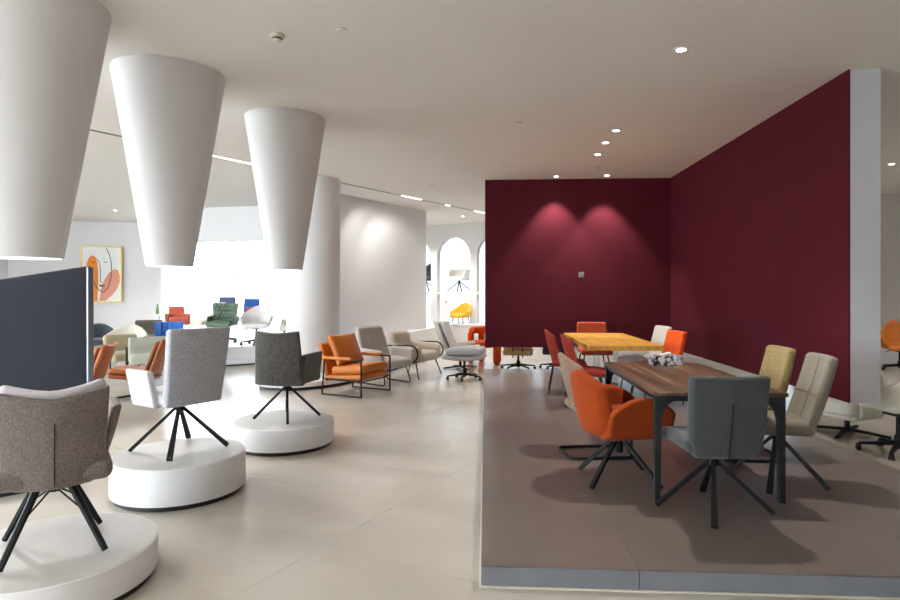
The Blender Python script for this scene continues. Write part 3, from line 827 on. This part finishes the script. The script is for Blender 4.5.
def ottoman():
    t = thing('ottoman', 'grey cushioned ottoman on a black five-star castor base', 'ottoman', (-.36, 10.55, 0), rad(-8))
    soft('cushion', (.66, .50, .13), .06, 'ott', t, lambda P: P+np.c_[0*P[:, 0], 0*P[:, 0], .02*np.cos(P[:, 0]*4)+.03*P[:, 0]], 9, (0.03, 0, .50))
    soft('tray', (.72, .52, .08), .035, 'ott', t, lambda P: P+np.c_[0*P[:, 0], 0*P[:, 0], .25*P[:, 0]**2], 9, (0, 0, .39))
    star5(t, .36, .30, True, 5, 200)
ottoman()
def loop_armchair():
    t = thing('armchair', 'orange-red armchair with a wide curved back band, half hidden by wall', 'armchair', (-.02, 13.0, 0), face(-.55, -.85))
    tub_shell('back_band', 'orange_b', t, .40, .36, 0, .60, .80, .78, 95, .97, .13, 30, .0)
    soft('seat', (.56, .52, .14), .06, 'orange_b', t, None, 8, (0, .02, .42))
    for a in (-95, -40, 40, 95):
        x, y = math.sin(rad(a))*.33, -math.cos(rad(a))*.29
        soft('leg', (.13, .13, .66), .05, 'orange_b', t, None, 4, (x, y, .33))
loop_armchair()
def low_star_chair(label, x, y, m, rot):
    t = thing('lounge_chair', label, 'lounge chair', (x, y, 0), rot)
    soft('seat', (.58, .52, .12), .04, m, t, seat_def(.36, .02, 0, .52, .58, 0), 8)
    for k in (-1, 0, 1):
        soft('back_panel', (.18, .04, .40), .015, m, t, lambda P, k=k: P+np.c_[0*P[:, 0], -.2*P[:, 2]-.22, 0*P[:, 0]+.58], 5, (k*.19, 0, 0))
    for k in (-1, 1): bar('back_strut', (k*.095, -.22, .26), (k*.095, -.36, .80), .02, .02, 'black', t)
    star5(t, .31, .34, True, 5, 20)
low_star_chair('tan wooden swivel chair showing under the burgundy back wall', .66, 11.98, 'wood', face(.1, 1))
low_star_chair('dark swivel chair showing under the burgundy back wall', 1.44, 12.12, 'char_f', face(.1, 1))

# ---- beyond the right wall
def pale_tub():
    t = thing('lounge_chair', 'pale cream tub lounge chair on flat black star base behind the wall end', 'lounge chair', (3.98, 6.85, 0), face(-.9, -.45))
    tub_shell('shell', 'cream_f', t, .38, .38, 0, .20, .74, .52, 125, .85, .09, 36, .04)
    soft('seat', (.54, .56, .18), .07, 'cream_f', t, None, 9, (0, .04, .32))
    soft('underseat', (.50, .50, .10), .04, 'cream_f', t, None, 6, (0, 0, .23))
    flat_star(t, .2, .40, 4, 20)
pale_tub()
def office_shell(label, loc, rot, m, m2=None, sh=.43, back=.84, arm=.64, casters=True, rx=.32, r=.32, rot5=18, lever=True, tp=.72):
    t = thing('office_chair', label, 'office chair', loc, rot)
    tub_shell('shell', m, t, rx, rx*.94, 0, sh-.05, back, arm, 118, tp, .055, 36, .05, 1.3, .12)
    soft('seat', (rx*1.55, rx*1.62, .09), .04, m2 or m, t, seat_def(sh, .02, .02, rx*1.62, rx*1.55, .04), 8)
    box('mechanism', (0, 0, sh-.07), (.16, .2, .04), 'blackp', t)
    star5(t, sh-.05, r, casters, 5, rot5, lever=lever)
    return t
office_shell('black and cream office chair on castors cut by the right edge', (3.95, 5.98, 0), face(-.2, 1), 'cream_f', None, .46, .78, .66, rx=.27, rot5=-72, lever=False)
for _s in (1,): soft('arm_pad', (.05, .26, .10), .02, 'blackp', [o for o in bpy.data.objects if o.get('label', '').startswith('black and cream')][0], None, 5, (_s*.29, .02, .68))
office_shell('orange leather office chair in the far room at right edge', (8.15, 12.3, 0), face(-.3, -1), 'tan_l', None, .46, .98, .62, rx=.34)
pad_chair('brown office chair behind the orange leather office chair', (7.75, 13.15, 0), face(-.2, -1), 'cognac', 'star', False, .44, .66, .12)

# ------------------------------------------------------------------ left background
def leather_swivel(label, x, y, rot):
    t = thing('lounge_chair', label, 'lounge chair', (x, y, 0), rot, 'cognac leather swivel chairs')
    w, h = .56, .54
    soft('backrest', (w, .06, h), .025, 'cognac', t, back_def(w, h, .33, -.22, .03, .36, .05, .03), 9)
    soft('back_cushion', (w-.03, .05, h-.05), .022, 'cognac', t, back_def(w-.03, h-.05, .37, -.155, .03, .36, .05, .0), 9)
    soft('seat_shell', (w, .58, .06), .025, 'cognac', t, lambda P: P+np.c_[0*P[:, 0], 0*P[:, 0], .10*P[:, 1]], 8, (0, .06, .31))
    soft('seat_cushion', (w-.03, .54, .07), .03, 'cognac', t, lambda P: P+np.c_[0*P[:, 0], 0*P[:, 0], .10*P[:, 1]], 8, (0, .08, .385))
    soft('welt', (w-.01, .56, .016), .007, 'cognac_d', t, lambda P: P+np.c_[0*P[:, 0], 0*P[:, 0], .10*P[:, 1]], 6, (0, .07, .345))
    flat_star(t, .29, .38, 4, 25)
leather_swivel('cognac leather swivel chair just behind the light grey wool chair', -5.06, 8.55, face(-.97, -.22))
leather_swivel('cognac leather swivel chair partly hidden behind the dark panel', -5.36, 7.62, face(-.95, -.3))
def tub_chair(label, x, y, z, rot, m, rx=.36, back=.80, arm=.60, sh=.42, base='legs', tp=.75, grp=None):
    t = thing('tub_chair', label, 'tub chair', (x, y, z), rot, grp)
    tub_shell('shell', m, t, rx, rx*.92, 0, sh-.10, back, arm, 120, tp, .07, 36, .05, 1.2, .1)
    soft('seat', (rx*1.5, rx*1.55, .12), .05, m, t, seat_def(sh-.02, .02, .02, rx*1.55, rx*1.5, .03), 8)
    if base == 'legs': four_legs(t, rx*.5, rx*.5, sh-.08, .05)
    elif base == 'star': star5(t, sh-.09, .32)
    elif base == 'low': four_legs(t, rx*.5, rx*.5, sh-.08, .03, .014)
    elif base == 'spider': spider(t, sh-.08, .40, 20, w0=.03, w1=.036)
    return t
tub_chair('charcoal tub chair at far left beside the dark panel', -8.95, 13.4, 0, face(.5, -.85), 'char_f', .38, .80)
tub_chair('cream rounded tub chair below the framed art', -7.85, 12.7, 0, face(.35, -.95), 'cream_f', .44, .82, .58)
def metal_arm_chair(label, x, y, rot, m, w=.58, h=.38, z0=.36):
    t = thing('armchair', label, 'armchair', (x, y, 0), rot)
    soft('backrest', (w, .12, h), .045, m, t, back_def(w, h, z0, -.22, .02, .25), 9)
    soft('seat', (w, .56, .13), .05, m, t, seat_def(z0, .02, .02, .56, w, .05), 8)
    for s in (-1, 1):
        tube('side_frame', fillet([(s*(w/2+.03), -.26, .012), (s*(w/2+.03), -.22, .56), (s*(w/2+.03), .26, .56), (s*(w/2+.03), .24, .012)], .06), .012, 'black', t, 8)
    tube('crossbar', [(-w/2-.03, .1, .30), (w/2+.03, .1, .30)], .01, 'black', t, 6)
metal_arm_chair('olive beige armchair with thin black metal arms near the art', -6.72, 10.85, face(.75, -.66), 'olive')
metal_arm_chair('sage grey armchair with black frame behind the cognac chair', -6.02, 10.45, face(.55, -.83), 'sage', .66, .37)
def ribbed_chair(label, x, y, z, rot, m, w=.62, h=.46, rows=3):
    t = thing('lounge_chair', label, 'lounge chair', (x, y, z), rot)
    b = soft('backrest', (w, .09, h), .035, m, t, back_def(w, h, .38, -.22, .10, .2), 9)
    for k in range(rows):
        zz = .10+k*(h-.12)/rows
        soft('back_roll', (w-.04, .06, (h-.08)/rows), .028, m, b, lambda P, zz=zz: P+np.c_[0*P[:, 0], .10*(P[:, 0]/(w/2))**2-.2*(zz+P[:, 2])-.16, 0*P[:, 0]+.40+zz], 7)
    soft('seat', (w, .56, .13), .05, m, t, seat_def(.38, .02, .02, .56, w, .06), 8)
    four_legs(t, w*.36, .2, .34, .05)
ribbed_chair('dark olive ribbed chair against the white wall', -8.55, 14.75, 0, face(.35, -.95), 'dkolive', .64, .44, 3)
def blue_chair():
    t = thing('lounge_chair', 'bright blue channel-tufted chair near the window', 'lounge chair', (-7.40, 13.65, .0), face(.3, -.95))
    b = soft('backrest', (.62, .09, .44), .04, 'blue', t, back_def(.62, .44, .40, -.2, .14, .15), 9)
    for k in range(5):
        x = -.22+k*.11
        soft('channel', (.105, .06, .40), .028, 'blue', b, lambda P, x=x: P+np.c_[0*P[:, 0], .14*(x/.31)**2-.15*(P[:, 2]+.2)-.15, 0*P[:, 0]+.62], 5, (x, 0, 0))
    soft('seat', (.60, .54, .13), .05, 'blue', t, seat_def(.40, .02, .02, .54, .60, .06), 8)
    four_legs(t, .2, .2, .36, .05)
blue_chair()

WZ = .37
def red_chair():
    t = thing('armchair', 'brick red armchair with loose cushion on the window platform', 'armchair', (-8.65, 16.45, WZ), face(.55, -.83))
    tub_shell('shell', 'red', t, .34, .32, 0, .2, .56, .56, 115, .9, .09, 30)
    soft('seat', (.46, .50, .2), .06, 'red', t, None, 8, (0, .04, .34)); soft('loose_cushion', (.42, .12, .36), .055, 'red', t, lambda P: P+np.c_[0*P[:, 0], -.25*P[:, 2], 0*P[:, 0]], 8, (0, -.16, .58))
    four_legs(t, .2, .18, .24, .03)
red_chair()
def cream_lounge():
    t = thing('lounge_chair', 'cream buttoned lounge chair on the window platform', 'lounge chair', (-7.45, 15.75, WZ), face(-.55, -.83))
    b = soft('backrest', (.56, .10, .50), .045, 'cream_f', t, back_def(.56, .50, .40, -.22, .02, .3), 9)
    for x in (-.13, .13):
        soft('button', (.03, .02, .03), .009, 'cream_f', b, None, 2, (x, -.29, .68))
    soft('seat', (.60, .60, .13), .055, 'cream_f', t, seat_def(.36, .02, .02, .60, .60, .06), 8)
    for s in (-1, 1): tube('arm_frame', fillet([(s*.32, -.25, .30), (s*.33, -.2, .55), (s*.33, .22, .55), (s*.32, .2, .30)], .05), .012, 'grey_metal', t, 8)
    star5(t, .30, .32)
cream_lounge()
def green_office():
    t = thing('office_chair', 'green tufted leather office chair on the window platform', 'office chair', (-6.05, 13.55, WZ), face(.05, -1))
    w, h = .56, .44
    g = back_def(w, h, .46, -.2, .08, .12, .18, .02)
    b = soft('backrest', (w, .09, h), .035, 'green_l', t, g, 10)
    for r in range(5):
        for k in range(6-(r % 2)):
            x = -.225+(k+.5*(r % 2))*.09; z = .06+r*.085
            soft('tuft', (.10, .05, .085), .024, 'green_l', b, lambda P, x=x, z=z: P+np.c_[0*P[:, 0]+x*(1+.18*(z/h-.5)), 0*P[:, 0]-.155+.08*(x/.33)**2-.12*z, 0*P[:, 0]+.46+z], 2)
    soft('seat', (.58, .54, .11), .045, 'green_l', t, seat_def(.44, .02, .02, .54, .58, .06), 8)
    for s in (-1, 1): soft('armrest', (.06, .4, .14), .025, 'green_l', t, None, 6, (s*.29, .0, .54))
    star5(t, .38, .33)
green_office()
office_shell('white leather office chair with winged arms on the window platform', (-5.05, 13.0, WZ), face(.22, -1), 'white_l', None, .44, .86, .62, rx=.36, tp=.66)
pad_chair('navy high-back chair far inside the window bay', (-7.75, 17.6, WZ), face(.3, -1), 'navy', 'legs', False, .5, .60, .12)
pad_chair('blue upright chair with red neighbour deep in the window bay', (-7.35, 18.5, WZ), face(.3, -1), 'blue', 'legs', False, .5, .54, .2)
pad_chair('low red chair between the blue and white window chairs', (-6.75, 17.2, WZ), face(.3, -1), 'red', 'legs', False, .5, .30, .2)
pad_chair('tall slate blue chair beside the round column at the window', (-4.6, 14.45, WZ), face(-.8, -.6), 'navy', 'legs', False, .46, .70, .2)
tub_chair('small pale tub chair under the slate blue one by column', -4.28, 13.2, WZ, face(-.6, -.8), 'cream_f', .28, .72, .55, .4)
st_ = thing('side_table', 'small side table with a green vase left of the red armchair', 'side table', (-9.25, 16.55, WZ))
lathe('top', [(.2, .50), (.2, .52), (.19, .525)], 'white', st_, 24); tube('stem', [(0, 0, .01), (0, 0, .5)], .015, 'grey_metal', st_); lathe('foot', [(.15, 0), (.15, .012), (.02, .018)], 'grey_metal', st_, 24)
vz = thing('vase', 'slim green glass vase on the small side table', 'vase', (-9.3, 16.55, WZ+.525)); lathe('body', [(.03, 0), (.045, .06), (.035, .16), (.02, .24), (.026, .28)], 'leaf', vz, 18)
lathe('lip', [(.026, .28), (.03, .285), (.024, .29)], 'leaf', vz, 18)
# lettering on the shop window, faint
lt = thing('window_lettering', 'faint pale lettering on the bright shop window', 'lettering', (-8.85, 20.15, 2.0))
def stroke(p, par=lt): tube('letter_stroke', [(x, 0, z) for x, z in p], .03, 'letter', par, 4)
stroke([(0, 0), (.09, .22), (.18, 0)]); stroke([(.30, .22), (.42, .22), (.30, 0), (.42, 0)]); stroke([(.53, 0), (.53, .22)])
stroke([(.65, 0), (.65, .22), (.77, .2), (.77, .12), (.65, .1)]); stroke([(.86, .22), (1.0, .08)]); stroke([(1.1, 0), (1.1, .22)]); stroke([(1.22, 0), (1.22, .22)])

# framed art
ad = Vector((7.3, 1.91, 0)).normalized(); ar = math.atan2(ad.y, ad.x)
art = thing('framed_art', 'brass framed abstract face line art in orange and pink', 'picture', (-11.22, 16.98, 1.25), ar)
AWd, AH = 1.06, 1.60
box('canvas', (0, -.03, AH/2), (AWd, .02, AH), 'canvas', art)
for s in (-1, 1): box('frame_side', (s*AWd/2, -.03, AH/2), (.03, .06, AH+.03), 'gold', art)
for z in (0, AH): box('frame_rail', (0, -.03, z), (AWd, .06, .03), 'gold', art)
def patch(name, pts, m, y):
    vprism(name, [(-AWd/2+u*AWd, (1-v)*AH) for u, v in pts], y, y-.003, m, art)
patch('orange_shape', [(.10, .99), (.10, .45), (.13, .30), (.19, .19), (.27, .155), (.34, .18), (.39, .28), (.42, .45), (.42, .62), (.40, .99)], 'art_orange', -.041)
patch('pink_shape', [(.45, .99), (.48, .80), (.56, .62), (.68, .48), (.82, .405), (.92, .42), (.97, .52), (.97, .64), (.90, .76), (.78, .88), (.60, .99)], 'art_pink', -.0415)
def ink(pts, r=.008): tube('ink_line', [(-AWd/2+u*AWd, -.048, (1-v)*AH) for u, v in pts], r, 'art_line', art, 5)
ink([(.62, .02), (.70, .13), (.75, .28), (.76, .45), (.73, .62), (.66, .76), (.55, .83), (.44, .79), (.33, .68), (.26, .55)], .01)
ink([(.33, .20), (.42, .24), (.47, .36), (.48, .52), (.48, .64), (.52, .66)], .008)
ink([(.45, .70), (.52, .695), (.58, .70), (.51, .725), (.45, .70)], .014)
ink([(.25, .27), (.30, .295), (.36, .28)]); ink([(.56, .27), (.61, .285), (.66, .26)]); ink([(.53, .22), (.60, .205)], .005)

# things shown in the arched windows
def rotv(dx, dy): return face(dx, dy)
def niche(s, z, d=.15): q = farpt(s, d); return (q.x, q.y, z)
def display_chair(label, s, z, m, base='spider', back=.80, arm=.60, d=.18, rx=.30, rot=None):
    x, y, zz = niche(s, z, d)
    return tub_chair(label, x, y, zz, rot if rot is not None else face(-U.x, -U.y), m, rx, back, arm, .44 if base != 'low' else .26, base, .8)
display_chair('pale grey shell chair on spider legs on the upper arch shelf', -1.02, 1.525, 'pale_l', 'spider', .72, .70, .30, .34)
display_chair('yellow tub chair on the ledge in the lower arched window', -.62, .6, 'yellow', 'low', .62, .38, -.30, .32)
display_chair('dark chair on the upper shelf of the left arched window', -2.25, 1.525, 'char_f', 'spider', .95, .62, .30, .34)
display_chair('grey chair in the lower part of the left arched window', -2.3, .6, 'navy', 'star', .82, .60, -.30, .30)
q = niche(-.93, .6, -.62)
bt = thing('sculpture', 'slim white bottle shaped sculpture beside the yellow tub chair', 'sculpture', q)
lathe('body', [(.10, 0), (.11, .05), (.05, .14), (.045, .4), (.03, .55), (.02, .60)], 'white', bt, 20); lathe('stopper', [(.02, .60), (.04, .63), (.03, .68), (.005, .69)], 'gold', bt, 14)
box('trim_1', (8.93, 12.9, 1.8), (.04, .04, 3.6), 'green_post'); struct(bpy.data.objects['trim_1'], 'dark green vertical post at the right edge')
